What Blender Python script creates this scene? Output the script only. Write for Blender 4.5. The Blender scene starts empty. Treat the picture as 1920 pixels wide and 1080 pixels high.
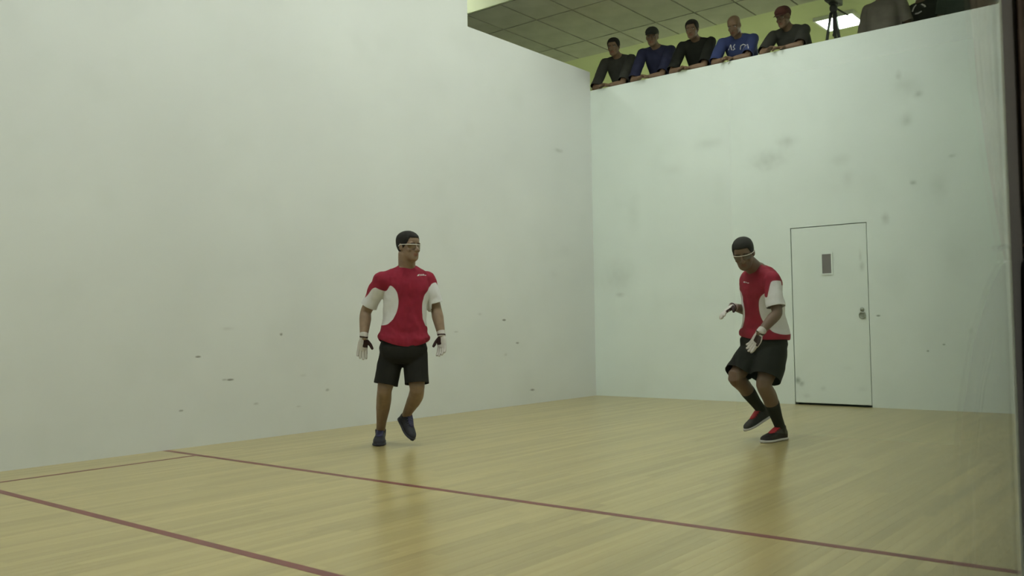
import bpy, bmesh, math, random
import numpy as np
from mathutils import Vector, Matrix, noise

random.seed(7)
SC = bpy.context.scene
COL = SC.collection

# ---------------------------------------------------------------- camera
FPX = 1670.7
CAM = Vector((6.5545, -9.8068, 0.9366))
CR = Vector((0.77627, 0.63019, -0.01617)).normalized()
CF = Vector((-0.62919, 0.77612, 0.04183)).normalized()
CU = CR.cross(CF).normalized()
cd = bpy.data.cameras.new('camera')
cam = bpy.data.objects.new('camera', cd); COL.objects.link(cam)
cd.sensor_width = 36.0; cd.lens = FPX / 1920 * 36.0
cd.clip_start = 0.02; cd.clip_end = 200
cd.dof.use_dof = True; cd.dof.focus_distance = 7.6; cd.dof.aperture_fstop = 4.0
cam.matrix_world = Matrix(((CR.x, CU.x, -CF.x, CAM.x), (CR.y, CU.y, -CF.y, CAM.y),
                           (CR.z, CU.z, -CF.z, CAM.z), (0, 0, 0, 1)))
SC.camera = cam

# ---------------------------------------------------------------- world, exposure
w = bpy.data.worlds.new('world'); SC.world = w; w.use_nodes = True
w.node_tree.nodes['Background'].inputs[0].default_value = (0.55, 0.6, 0.5, 1)
w.node_tree.nodes['Background'].inputs[1].default_value = 0.02
SC.view_settings.view_transform = 'Standard'; SC.view_settings.look = 'None'
SC.view_settings.exposure = 0.0; SC.view_settings.gamma = 1.0
SC.view_settings.use_curve_mapping = False
LAMP_COURT = 21.8       # emission of the court troffers
FILL_CORRIDOR = 6.5  # emission of the lamp added before the corridor end wall
LAMP_GALLERY = 72.0      # emission of the gallery troffers

def at(px, py, depth):
    """world point seen at photo pixel (px,py) at a given depth along the view axis"""
    return CAM + (CF + CR * ((px - 960) / FPX) + CU * ((540 - py) / FPX)) * depth

def on_plane(px, py, axis, val):
    d = CF + CR * ((px - 960) / FPX) + CU * ((540 - py) / FPX)
    return CAM + d * ((val - CAM[axis]) / d[axis])

# ---------------------------------------------------------------- material helpers
MATS = {}
def mat(name, col, rough=0.6, spec=0.4, var=0.06, scale=8.0, bump=0.0, bscale=60.0, metal=0.0, coat=0.0, stretch=None):
    """procedural principled material: base colour modulated by noise, optional fine bump"""
    if name in MATS: return MATS[name]
    m = bpy.data.materials.new(name); m.use_nodes = True
    nt = m.node_tree; b = nt.nodes['Principled BSDF']
    b.inputs['Roughness'].default_value = rough
    b.inputs['Specular IOR Level'].default_value = spec
    b.inputs['Metallic'].default_value = metal
    b.inputs['Coat Weight'].default_value = coat
    tc = nt.nodes.new('ShaderNodeTexCoord')
    src = tc.outputs['Object']
    if stretch:
        mp = nt.nodes.new('ShaderNodeMapping'); mp.inputs['Scale'].default_value = stretch
        nt.links.new(src, mp.inputs['Vector']); src = mp.outputs['Vector']
    n = nt.nodes.new('ShaderNodeTexNoise'); n.inputs['Scale'].default_value = scale; n.inputs['Detail'].default_value = 4
    nt.links.new(src, n.inputs['Vector'])
    r = nt.nodes.new('ShaderNodeValToRGB')
    c = col
    r.color_ramp.elements[0].color = (c[0]*(1-var*2), c[1]*(1-var*2), c[2]*(1-var*2), 1)
    r.color_ramp.elements[1].color = (min(1, c[0]*(1+var*2)), min(1, c[1]*(1+var*2)), min(1, c[2]*(1+var*2)), 1)
    r.color_ramp.elements[0].position = 0.3; r.color_ramp.elements[1].position = 0.7
    nt.links.new(n.outputs['Fac'], r.inputs['Fac'])
    nt.links.new(r.outputs['Color'], b.inputs['Base Color'])
    if bump > 0:
        n2 = nt.nodes.new('ShaderNodeTexNoise'); n2.inputs['Scale'].default_value = bscale; n2.inputs['Detail'].default_value = 3
        nt.links.new(src, n2.inputs['Vector'])
        bp = nt.nodes.new('ShaderNodeBump'); bp.inputs['Strength'].default_value = bump; bp.inputs['Distance'].default_value = 0.01
        nt.links.new(n2.outputs['Fac'], bp.inputs['Height']); nt.links.new(bp.outputs['Normal'], b.inputs['Normal'])
    MATS[name] = m
    return m

def base_link(m):
    nt = m.node_tree; b = nt.nodes['Principled BSDF']
    return nt, b, b.inputs['Base Color'].links[0].from_socket

def add_marks(m, marks, dark=(0.10, 0.10, 0.08)):
    """stains at fixed places: marks = [(point, (ax,ay,az) half sizes, strength, softness)]"""
    nt, b, src = base_link(m)
    tc = nt.nodes.new('ShaderNodeTexCoord')
    nz = nt.nodes.new('ShaderNodeTexNoise'); nz.inputs['Scale'].default_value = 14.0; nz.inputs['Detail'].default_value = 4
    nt.links.new(tc.outputs['Object'], nz.inputs['Vector'])
    total = None
    for p, hs, st, soft in marks:
        s = nt.nodes.new('ShaderNodeVectorMath'); s.operation = 'SUBTRACT'
        nt.links.new(tc.outputs['Object'], s.inputs[0]); s.inputs[1].default_value = p
        q = nt.nodes.new('ShaderNodeVectorMath'); q.operation = 'DIVIDE'
        nt.links.new(s.outputs[0], q.inputs[0]); q.inputs[1].default_value = hs
        l = nt.nodes.new('ShaderNodeVectorMath'); l.operation = 'LENGTH'; nt.links.new(q.outputs[0], l.inputs[0])
        jig = nt.nodes.new('ShaderNodeMath'); jig.operation = 'MULTIPLY_ADD'
        nt.links.new(nz.outputs['Fac'], jig.inputs[0]); jig.inputs[1].default_value = 0.9; 
        nt.links.new(l.outputs['Value'], jig.inputs[2])
        mr = nt.nodes.new('ShaderNodeMapRange'); mr.interpolation_type = 'SMOOTHSTEP'
        mr.inputs['From Min'].default_value = 1.45 - soft; mr.inputs['From Max'].default_value = 1.5
        mr.inputs['To Min'].default_value = st; mr.inputs['To Max'].default_value = 0
        nt.links.new(jig.outputs[0], mr.inputs['Value'])
        if total is None: total = mr.outputs[0]
        else:
            a = nt.nodes.new('ShaderNodeMath'); a.operation = 'MAXIMUM'
            nt.links.new(total, a.inputs[0]); nt.links.new(mr.outputs[0], a.inputs[1]); total = a.outputs[0]
    mx = nt.nodes.new('ShaderNodeMix'); mx.data_type = 'RGBA'
    nt.links.new(total, mx.inputs[0]); nt.links.new(src, mx.inputs[6]); mx.inputs[7].default_value = (*dark, 1)
    nt.links.new(mx.outputs[2], b.inputs['Base Color'])

def mask_mat(name, cA, cB, rough=0.8, bump=0.15):
    """two-colour cloth: the 'mask' attribute picks colour B"""
    if name in MATS: return MATS[name]
    m = mat(name, cA, rough, 0.2, 0.05, 14, bump, 160)
    nt, b, src = base_link(m)
    a = nt.nodes.new('ShaderNodeAttribute'); a.attribute_name = 'mask'
    mr = nt.nodes.new('ShaderNodeMapRange'); mr.inputs['From Min'].default_value = 0.47; mr.inputs['From Max'].default_value = 0.53
    nt.links.new(a.outputs['Fac'], mr.inputs['Value'])
    mx = nt.nodes.new('ShaderNodeMix'); mx.data_type = 'RGBA'
    nt.links.new(mr.outputs[0], mx.inputs[0]); nt.links.new(src, mx.inputs[6]); mx.inputs[7].default_value = (*cB, 1)
    nt.links.new(mx.outputs[2], b.inputs['Base Color'])
    return m

def skin_mat(name, c):
    if name in MATS: return MATS[name]
    m = mat(name, c, 0.5, 0.35, 0.05, 25, 0.08, 220)
    nt, b, src = base_link(m)
    a = nt.nodes.new('ShaderNodeAttribute'); a.attribute_name = 'tint'
    mx = nt.nodes.new('ShaderNodeMix'); mx.data_type = 'RGBA'; mx.blend_type = 'MULTIPLY'; mx.inputs[0].default_value = 1.0
    nt.links.new(src, mx.inputs[6]); nt.links.new(a.outputs['Color'], mx.inputs[7])
    nt.links.new(mx.outputs[2], b.inputs['Base Color'])
    b.inputs['Subsurface Weight'].default_value = 0.0
    return m

def emit_mat(name, col, strength):
    if name in MATS: return MATS[name]
    m = bpy.data.materials.new(name); m.use_nodes = True; nt = m.node_tree
    b = nt.nodes['Principled BSDF']; b.inputs['Base Color'].default_value = (0.9, 0.9, 0.9, 1)
    b.inputs['Emission Color'].default_value = (*col, 1); b.inputs['Emission Strength'].default_value = strength
    MATS[name] = m; return m

def glass_mat(name, tint=(0.955, 0.98, 0.96), f0=0.055):
    """sheet glass: clear transmission and Schlick Fresnel reflection on each face"""
    if name in MATS: return MATS[name]
    m = bpy.data.materials.new(name); m.use_nodes = True; nt = m.node_tree
    nt.nodes.remove(nt.nodes['Principled BSDF']); out = nt.nodes['Material Output']
    g = nt.nodes.new('ShaderNodeNewGeometry')
    d = nt.nodes.new('ShaderNodeVectorMath'); d.operation = 'DOT_PRODUCT'
    nt.links.new(g.outputs['Normal'], d.inputs[0]); nt.links.new(g.outputs['Incoming'], d.inputs[1])
    ab = nt.nodes.new('ShaderNodeMath'); ab.operation = 'ABSOLUTE'; nt.links.new(d.outputs['Value'], ab.inputs[0])
    om = nt.nodes.new('ShaderNodeMath'); om.operation = 'SUBTRACT'; om.inputs[0].default_value = 1; nt.links.new(ab.outputs[0], om.inputs[1])
    pw = nt.nodes.new('ShaderNodeMath'); pw.operation = 'POWER'; nt.links.new(om.outputs[0], pw.inputs[0]); pw.inputs[1].default_value = 5
    ma = nt.nodes.new('ShaderNodeMath'); ma.operation = 'MULTIPLY_ADD'; nt.links.new(pw.outputs[0], ma.inputs[0])
    ma.inputs[1].default_value = 1 - f0; ma.inputs[2].default_value = f0
    t = nt.nodes.new('ShaderNodeBsdfTransparent'); t.inputs[0].default_value = (*tint, 1)
    gl = nt.nodes.new('ShaderNodeBsdfGlossy'); gl.inputs['Roughness'].default_value = 0.0
    gl.inputs[0].default_value = (0.95, 1, 0.97, 1)
    mx = nt.nodes.new('ShaderNodeMixShader')
    nt.links.new(ma.outputs[0], mx.inputs[0]); nt.links.new(t.outputs[0], mx.inputs[1]); nt.links.new(gl.outputs[0], mx.inputs[2])
    nt.links.new(mx.outputs[0], out.inputs['Surface'])
    MATS[name] = m; return m

# ---------------------------------------------------------------- mesh helpers
class MB:
    def __init__(s): s.v = []; s.f = []
    def add(s, vs, fs):
        o = len(s.v); s.v += [tuple(v) for v in vs]; s.f += [tuple(i + o for i in f) for f in fs]; return s
    def box(s, x0, x1, y0, y1, z0, z1):
        return s.add([(x0,y0,z0),(x1,y0,z0),(x1,y1,z0),(x0,y1,z0),(x0,y0,z1),(x1,y0,z1),(x1,y1,z1),(x0,y1,z1)],
                     [(3,2,1,0),(4,5,6,7),(0,1,5,4),(1,2,6,5),(2,3,7,6),(3,0,4,7)])
    def loft(s, secs, n=20, dome=0.35):
        """secs: (centre, side, front, a, b_front, b_back[, exponent]) ; closed with rounded caps"""
        rings = []
        for q in secs:
            c, sd, fr, a, bf, bb = q[:6]; e = q[6] if len(q) > 6 else 2.0
            ring = []
            for k in range(n):
                t = 2 * math.pi * k / n; cx, sy = math.cos(t), math.sin(t)
                x = math.copysign(abs(cx) ** (2 / e), cx); y = math.copysign(abs(sy) ** (2 / e), sy)
                ring.append(c + sd * (a * x) + fr * ((bf if y > 0 else bb) * y))
            rings.append(ring)
        vs = [v for r_ in rings for v in r_]; fs = []
        m = len(rings)
        for i in range(m - 1):
            for k in range(n):
                fs.append((i*n+k, i*n+(k+1) % n, (i+1)*n+(k+1) % n, (i+1)*n+k))
        for end, sgn in ((0, -1), (m - 1, 1)):
            c = secs[end][0]; nb = secs[1][0] if end == 0 else secs[m-2][0]
            ax = (c - nb); ax = ax.normalized() if ax.length > 1e-6 else Vector((0, 0, 1))
            vs.append(c + ax * dome * min(secs[end][3], secs[end][4])); ci = len(vs) - 1
            for k in range(n):
                a_, b_ = end*n+k, end*n+(k+1) % n
                fs.append((b_, a_, ci) if end == 0 else (a_, b_, ci))
        return s.add(vs, fs)
    def tube(s, pts, rad, n=12, ref=None, flat=1.0, dome=0.6):
        """round tube through points with a radius at each one"""
        pts = [Vector(p) for p in pts]; secs = []; sd = None
        for i, p in enumerate(pts):
            d = (pts[min(i+1, len(pts)-1)] - pts[max(i-1, 0)]).normalized()
            if ref is not None or sd is None:
                rf = Vector(ref) if ref is not None else (Vector((0, 0, 1)) if abs(d.z) < 0.9 else Vector((1, 0, 0)))
                sd = d.cross(rf)
            else: sd = sd - d * sd.dot(d)
            sd = sd.normalized() if sd.length > 1e-5 else d.orthogonal().normalized()
            fr = sd.cross(d).normalized()
            r_ = rad[i] if hasattr(rad, '__len__') else rad
            secs.append((p, sd, fr, r_, r_ * flat, r_ * flat))
        return s.loft(secs, n, dome)
    def ball(s, c, sx, sy, sz, ax=None, n=14):
        c = Vector(c); X, Y, Z = ax if ax else (Vector((1,0,0)), Vector((0,1,0)), Vector((0,0,1)))
        vs = []; fs = []; m = n // 2 + 1
        for i in range(1, m):
            ph = math.pi * i / m
            for k in range(n):
                t = 2*math.pi*k/n
                vs.append(c + X*(sx*math.sin(ph)*math.cos(t)) + Y*(sy*math.sin(ph)*math.sin(t)) + Z*(sz*math.cos(ph)))
        for i in range(m - 2):
            for k in range(n): fs.append((i*n+k, (i+1)*n+k, (i+1)*n+(k+1) % n, i*n+(k+1) % n))
        vs += [c + Z*sz, c - Z*sz]; a, b = len(vs)-2, len(vs)-1
        for k in range(n):
            fs.append((k, (k+1) % n, a)); fs.append(((m-2)*n+(k+1) % n, (m-2)*n+k, b))
        return s.add(vs, fs)
    def mesh(s, name):
        me = bpy.data.meshes.new(name); me.from_pydata(s.v, [], s.f); me.update()
        bm = bmesh.new(); bm.from_mesh(me); bmesh.ops.recalc_face_normals(bm, faces=bm.faces); bm.to_mesh(me); bm.free()
        return me

def put(name, me, m, parent=None, smooth=False, bevel=0.0):
    o = bpy.data.objects.new(name, me); COL.objects.link(o)
    if m is not None and not me.materials: me.materials.append(m)
    if smooth: me.polygons.foreach_set('use_smooth', [True] * len(me.polygons))
    if bevel > 0:
        b = o.modifiers.new('bevel', 'BEVEL'); b.width = bevel; b.segments = 2; b.limit_method = 'ANGLE'
    if parent is not None:
        o.parent = parent
        o.matrix_parent_inverse = Matrix.Translation(parent.location).inverted() if parent.type == 'EMPTY' else Matrix.Identity(4)
    return o

def remesh(mb, voxel, smooth=3, fac=0.5):
    """fuse overlapping solids into one continuous surface"""
    me = mb.mesh('tmp'); o = bpy.data.objects.new('tmp', me); COL.objects.link(o)
    r = o.modifiers.new('r', 'REMESH'); r.mode = 'VOXEL'; r.voxel_size = voxel
    s = o.modifiers.new('s', 'SMOOTH'); s.iterations = smooth; s.factor = fac
    dg = bpy.context.evaluated_depsgraph_get()
    out = bpy.data.meshes.new_from_object(o.evaluated_get(dg))
    bpy.data.objects.remove(o); bpy.data.meshes.remove(me)
    return out

def wrinkle(me, amp, sc, seed=0.0, squash=(1, 1, 1)):
    no = [v.normal.copy() for v in me.vertices]
    for v, n_ in zip(me.vertices, no):
        p = Vector((v.co.x*sc*squash[0] + seed, v.co.y*sc*squash[1], v.co.z*sc*squash[2]))
        k = noise.noise(p) + 0.5 * noise.noise(p * 2.1)
        v.co += n_ * (amp * k)
    me.update()

def set_mask(me, fn, soften=0):
    val = np.array([float(fn(v.co, v.normal)) for v in me.vertices])
    if soften:
        ed = np.zeros(len(me.edges)*2, dtype=np.int32); me.edges.foreach_get('vertices', ed); ed = ed.reshape(-1, 2)
        deg = np.bincount(ed.ravel(), minlength=len(val)).clip(1)
        for _ in range(soften):
            acc = np.bincount(ed[:, 0], val[ed[:, 1]], len(val)) + np.bincount(ed[:, 1], val[ed[:, 0]], len(val))
            val = .4*val + .6*acc/deg
    a = me.attributes.new('mask', 'FLOAT', 'POINT'); a.data.foreach_set('value', val.astype(np.float32))

def thing(name, label, cat, loc=(0, 0, 0), group=None):
    o = bpy.data.objects.new(name, None); COL.objects.link(o); o.location = loc
    o.empty_display_size = 0.1
    o['label'] = label; o['category'] = cat
    if group: o['group'] = group
    return o
def tag(o, label, cat, group=None):
    o['label'] = label; o['category'] = cat
    if group: o['group'] = group
    return o
def struct(name, me, m, label, **k):
    o = put(name, me, m, **k); o['kind'] = 'structure'; o['label'] = label; return o

# ================================================================ THE COURT
CW, CL, CH = 6.096, 12.19, 6.1      # width, length, height
HB = 4.037                          # back wall height
HN, YN = 4.29, -2.437               # notch of the left wall
ZG, ZC = 3.05, 5.2                  # gallery floor and gallery ceiling

# ---- wall materials
def wall_mat(name, col):
    m = mat(name, col, 0.5, 0.35, 0.018, 0.9, 0.05, 9)
    nt, b, src = base_link(m)
    tc = nt.nodes.new('ShaderNodeTexCoord')
    n = nt.nodes.new('ShaderNodeTexNoise'); n.inputs['Scale'].default_value = 2.3; n.inputs['Detail'].default_value = 6; n.inputs['Roughness'].default_value = 0.62
    nt.links.new(tc.outputs['Object'], n.inputs['Vector'])
    mr = nt.nodes.new('ShaderNodeMapRange'); mr.inputs['From Min'].default_value = 0.52; mr.inputs['From Max'].default_value = 0.8
    mr.inputs['To Max'].default_value = 0.22
    nt.links.new(n.outputs['Fac'], mr.inputs['Value'])
    mx = nt.nodes.new('ShaderNodeMix'); mx.data_type = 'RGBA'
    nt.links.new(mr.outputs[0], mx.inputs[0]); nt.links.new(src, mx.inputs[6])
    mx.inputs[7].default_value = (col[0]*0.72, col[1]*0.74, col[2]*0.7, 1)
    nt.links.new(mx.outputs[2], b.inputs['Base Color'])
    return m
M_LEFT = wall_mat('left_wall_paint', (0.665, 0.69, 0.67))
M_BACK = wall_mat('back_wall_paint', (0.75, 0.83, 0.78))
M_OTHER = wall_mat('court_wall_paint', (0.73, 0.76, 0.72))
lm = []
for px, py, hw, hh, st, so in [(372,669,5,2.2,.75,.7),(432,712,6,2.2,.8,.7),(421,712,5,2,.4,.9),(527,627,3,3,.75,.8),(945,600,4.5,2,.85,.6),
        (970,643,4,2,.65,.7),(614,731,4,3,.5,.9),(998,731,6,2.2,.7,.7),(340,770,4,2,.55,.7),(1047,282,14,4.5,.35,1.2),(427,616,12,4,.22,1.2),
        (480,757,6,3,.35,1),(568,704,7,4,.2,1.2),(855,622,6,2,.35,1),(948,665,5,3,.25,1),(900,589,5,3,.2,1),(1040,515,14,10,.1,1.3),(560,762,5,2,.3,1),(1062,470,20,14,.08,1.3)]:
    p = on_plane(px, py, 0, 0.0); k = (p - CAM).dot(CF) / FPX
    lm.append((p, (1.0, hw*k*1.6, hh*k*1.3), st, so))
add_marks(M_LEFT, lm, (0.16, 0.15, 0.12))
bmk = []
for px, py, hw, hh, st, so in [(1160,520,38,40,.12,1.3),(1163,552,12,7,.22,1.2),(1190,400,16,50,.06,1.3),(1330,270,28,14,.13,1.3),(1440,300,40,25,.2,1.3),(1475,265,22,16,.2,1.3),(1260,320,25,16,.07,1.3),
        (1700,225,12,16,.25,1.2),(1722,177,10,9,.35,1.2),(1685,142,7,12,.25,1.2),(1700,160,30,26,.14,1.3),(1712,343,7,6,.45,1.2),(1660,410,8,15,.28,1.2),(1785,292,9,5,.28,1.2),
        (1762,350,16,30,.16,1.3),(1740,658,2.2,2.2,.8,.8),(1770,646,2.6,2,.8,.8),(1647,592,3.5,2,.8,.8),(1575,300,20,14,.14,1.3),(1590,335,12,20,.12,1.3),(1680,520,35,60,.07,1.3),(1790,480,30,60,.1,1.3),(1820,620,5,8,.2,1.2)]:
    p = on_plane(px, py, 1, 0.0); k = (p - CAM).dot(CF) / FPX
    bmk.append((p, (hw*k*1.35, 1.0, hh*k*1.15), min(.9, st*1.5), so))
add_marks(M_BACK, bmk, (0.17, 0.19, 0.15))

# ---- left wall (with the cut-down part beside the gallery)
def extrude_yz(pts, x0, x1):
    n = len(pts); vs = [(x0, y, z) for y, z in pts] + [(x1, y, z) for y, z in pts]
    fs = [tuple(range(n)), tuple(range(2*n-1, n-1, -1))] + [(i, (i+1) % n, n+(i+1) % n, n+i) for i in range(n)]
    return MB().add(vs, fs).mesh('wall')
struct('wall_left', extrude_yz([(-CL, 0), (0, 0), (0, HN), (YN, HN), (YN, CH), (-CL, CH)], -0.2, 0), M_LEFT,
       'long off-white side wall of the court with ball marks')
# ---- back wall with door opening
DX0, DX1, DZ = 2.682, 3.509, 1.976
g = 0.008
wb = MB()
wb.box(0, DX0-g, 0, 0.2, 0, HB).box(DX1+g, 8.4, 0, 0.2, 0, HB).box(DX0-g, DX1+g, 0, 0.2, DZ+g, HB).box(-6, 0, 0, 0.2, ZG-.2, HB)
struct('wall_back', wb.mesh('wall_back'), M_BACK, 'pale green-white back wall below the spectator gallery')
struct('wall_front', MB().box(-0.2, CW+0.2, -CL-0.2, -CL, 0, CH).mesh('wall_front'), M_OTHER, 'white front wall of the court')
# ---- right wall: solid part, glass part, solid part above the glass
YG0, YG1, ZGL = -12.0, -7.14, 3.0
struct('wall_right', MB().box(CW-0.003, CW+0.003, YG1+0.007, -6.6, 0, ZGL).box(CW-.006, CW+0.12, -6.6, 0, 0, ZGL).box(CW-.006, CW+0.12, -CL, 0, ZGL, CH).box(CW-.006, CW+.12, -CL, YG0, 0, ZGL).mesh('wall_right'),
       M_OTHER, 'solid white part of the right court wall beyond the glass')
struct('window_1', MB().box(CW-0.004, CW+0.004, YG0, YG1, 0.0, ZGL).mesh('window_1'), glass_mat('sheet_glass'), 'large clear glass panel in the right court wall')
struct('trim_1', MB().box(CW-0.0035, CW+0.0035, YG1+.0005, YG1+0.0065, 0, ZGL).mesh('trim_1'), mat('pale_trim', (0.62, 0.63, 0.58), 0.4, 0.5, 0.03),
       'thin pale vertical trim at the end of the glass panel', bevel=0.001)

# ---- floor: slab, maple boards, painted lines
floor = struct('floor', MB().box(-0.2, CW+0.03, -CL-0.2, 0.3, -0.2, -0.02).mesh('floor'), mat('slab', (0.2, 0.18, 0.14), 0.9), 'maple board floor of the handball court')
def plank_mat():
    m = bpy.data.materials.new('maple_boards'); m.use_nodes = True; nt = m.node_tree; b = nt.nodes['Principled BSDF']
    tc = nt.nodes.new('ShaderNodeTexCoord'); oi = nt.nodes.new('ShaderNodeObjectInfo')
    cmb = nt.nodes.new('ShaderNodeCombineXYZ')
    mu = nt.nodes.new('ShaderNodeMath'); mu.operation = 'MULTIPLY'; mu.inputs[1].default_value = 40
    nt.links.new(oi.outputs['Random'], mu.inputs[0]); nt.links.new(mu.outputs[0], cmb.inputs[0]); nt.links.new(mu.outputs[0], cmb.inputs[1])
    ad = nt.nodes.new('ShaderNodeVectorMath'); ad.operation = 'ADD'
    nt.links.new(tc.outputs['Object'], ad.inputs[0]); nt.links.new(cmb.outputs[0], ad.inputs[1])
    mp = nt.nodes.new('ShaderNodeMapping'); mp.inputs['Scale'].default_value = (26, 0.9, 26); nt.links.new(ad.outputs[0], mp.inputs[0])
    n = nt.nodes.new('ShaderNodeTexNoise'); n.inputs['Scale'].default_value = 1.0; n.inputs['Detail'].default_value = 5
    nt.links.new(mp.outputs[0], n.inputs['Vector'])
    r = nt.nodes.new('ShaderNodeValToRGB')
    r.color_ramp.elements[0].color = (0.365, 0.295, 0.120, 1); r.color_ramp.elements[0].position = 0.28
    r.color_ramp.elements[1].color = (0.435, 0.362, 0.158, 1); r.color_ramp.elements[1].position = 0.72
    nt.links.new(n.outputs['Fac'], r.inputs['Fac'])
    # board-to-board tone, in lengths of about a metre
    fl = nt.nodes.new('ShaderNodeSeparateXYZ'); nt.links.new(ad.outputs[0], fl.inputs[0])
    dv = nt.nodes.new('ShaderNodeMath'); dv.operation = 'MULTIPLY'; dv.inputs[1].default_value = 0.8; nt.links.new(fl.outputs[1], dv.inputs[0])
    fo = nt.nodes.new('ShaderNodeMath'); fo.operation = 'FLOOR'; nt.links.new(dv.outputs[0], fo.inputs[0])
    wn = nt.nodes.new('ShaderNodeTexWhiteNoise'); wn.noise_dimensions = '2D'
    c2 = nt.nodes.new('ShaderNodeCombineXYZ'); nt.links.new(fo.outputs[0], c2.inputs[0]); nt.links.new(mu.outputs[0], c2.inputs[1])
    nt.links.new(c2.outputs[0], wn.inputs['Vector'])
    mr = nt.nodes.new('ShaderNodeMapRange'); mr.inputs['To Min'].default_value = 0.87; mr.inputs['To Max'].default_value = 1.1
    nt.links.new(wn.outputs['Value'], mr.inputs['Value'])
    mx = nt.nodes.new('ShaderNodeVectorMath'); mx.operation = 'SCALE'
    nt.links.new(r.outputs['Color'], mx.inputs[0]); nt.links.new(mr.outputs[0], mx.inputs['Scale'])
    nt.links.new(mx.outputs[0], b.inputs['Base Color'])
    b.inputs['Roughness'].default_value = 0.3; b.inputs['Specular IOR Level'].default_value = 0.45
    b.inputs['Coat Weight'].default_value = 0.25; b.inputs['Coat Roughness'].default_value = 0.16
    return m
M_PL = plank_mat()
NB = 107; bw = CW / NB
pme = MB().box(-bw/2+0.00025, bw/2-0.00025, -CL, 0, -0.02, 0).mesh('plank'); pme.materials.append(M_PL)
for i in range(NB):
    o = bpy.data.objects.new('plank', pme); COL.objects.link(o); o.parent = floor; o.location = ((i+0.5)*bw, 0, 0)
M_LINE = mat('red_line_paint', (0.17, 0.045, 0.04), 0.35, 0.4, 0.08, 5)
for nm, bx in (('short_line', (0.0, CW-0.01, -6.095, -6.045)), ('service_line', (0.0, CW-0.01, -7.615, -7.565)), ('box_line', (0.445, 0.483, -7.565, -6.095))):
    put('court_line', MB().box(bx[0], bx[1], bx[2], bx[3], 0.0, 0.0006).mesh(nm), M_LINE, floor)

# ---- ceiling of the court and its troffers
struct('ceiling', MB().box(-0.2, CW+0.2, -CL-0.2, -0.8, CH, CH+0.15).mesh('ceiling'), M_OTHER, 'white ceiling high above the court')
M_FIX = mat('fixture_white', (0.75, 0.77, 0.72), 0.4, 0.5, 0.02)
E_COURT = emit_mat('court_diffuser', (1.0, 0.995, 0.965), LAMP_COURT)
E_GAL = emit_mat('gallery_diffuser', (0.93, 1.0, 0.88), LAMP_GALLERY)
def troffer(cx, cy, z, sx, sy, em, label, cat='ceiling light', group=None):
    t = thing('ceiling_light', label, cat, (cx, cy, z), group)
    fr = MB(); w_ = 0.03
    fr.box(cx-sx/2, cx-sx/2+w_, cy-sy/2, cy+sy/2, z-0.05, z).box(cx+sx/2-w_, cx+sx/2, cy-sy/2, cy+sy/2, z-0.05, z)
    fr.box(cx-sx/2+w_, cx+sx/2-w_, cy-sy/2, cy-sy/2+w_, z-0.05, z).box(cx-sx/2+w_, cx+sx/2-w_, cy+sy/2-w_, cy+sy/2, z-0.05, z)
    put('frame', fr.mesh('frame'), M_FIX, t)
    put('diffuser', MB().box(cx-sx/2+w_, cx+sx/2-w_, cy-sy/2+w_, cy+sy/2-w_, z-0.03, z-0.012).mesh('diffuser'), em, t)
    return t
rows = ('nearest the gallery', 'second from the gallery', 'third from the gallery', 'nearest the front wall')
for j, cy in enumerate((-1.9, -4.4, -7.8, -10.4)):
    for i, cx in enumerate((2.2, 3.3)):
        troffer(cx, cy, CH, 0.62, 1.25, E_COURT, 'white court ceiling light %s, %s side' % (rows[j], ('left', 'right')[i]), group='court ceiling lights')

# ---- the neighbouring court beyond the left wall, seen only through the opening at the gallery
struct('wall_neighbour', MB().box(-6.3, -6.1, -CL, -0.8, 0, CH).box(-6.1, -0.2, -CL-0.2, -CL, 0, CH).box(-6.1, -0.2, 0.0, 0.2, 0, ZG-.2).mesh('wall_neighbour'), M_OTHER, 'white walls of the neighbouring court')
struct('floor_neighbour', MB().box(-6.1, -0.2, -CL, 0, -0.2, 0).mesh('floor_neighbour'), mat('neighbour_floor', (0.38, 0.31, 0.15), 0.4, 0.4, 0.05, 3), 'wooden floor of the neighbouring court')
struct('ceiling_neighbour', MB().box(-6.3, -0.2, -CL-0.2, -0.8, CH, CH+0.15).mesh('ceiling_neighbour'), M_OTHER, 'white ceiling of the neighbouring court')
for j, cy in enumerate((-1.7, -7.0)):
    troffer(-1.9, cy, CH, 0.62, 1.25, E_COURT, 'added fill light in the neighbouring court, %s the gallery' % ('near', 'far from')[j], group='neighbouring court fill lights')  # lamps added to brighten the gallery fascia from this side

# ---- door in the back wall
M_DOOR = wall_mat('door_paint', (0.74, 0.82, 0.765))
dmk = []
for px, py, hw, hh, st, so in [(1496,713,7,9,.75,1.1),(1503,719,6,6,.5,1.2),(1613,480,3.5,14,.3,1.2),(1616,500,5,12,.35,1.2),(1562,485,3,14,.15,1.2),(1543,728,7,6,.2,1.2),(1513,742,8,6,.2,1.3),(1617,730,9,7,.14,1.3),(1590,690,10,4,.12,1.3)]:
    p = on_plane(px, py, 1, 0.0); k = (p - CAM).dot(CF) / FPX
    dmk.append((p, (hw*k*1.35, 1.0, hh*k*1.15), st, so))
add_marks(M_DOOR, dmk, (0.10, 0.13, 0.10))
door = struct('door_1', MB().box(DX0, DX1, 0.004, 0.05, 0.022, DZ).mesh('door_1'), M_DOOR, 'flush painted door in the back wall with a small window', bevel=0.002)
M_DARK = mat('gap_shade', (0.02, 0.022, 0.018), 0.9, 0.1)
struct('trim_2', MB().box(DX0-g, DX1+g, 0.1, 0.19, 0.0, DZ+g).mesh('trim_2'), M_DARK, 'near-black backing box coloured as the shade behind the door gaps')  # near-black colour stands in for the shade behind the door gaps
M_JAMB = mat('jamb_edge', (0.33, 0.37, 0.31), 0.5)
p0, p1 = on_plane(1541, 477, 1, 0), on_plane(1559, 512, 1, 0)
wn = MB(); fx = 0.018
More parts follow.
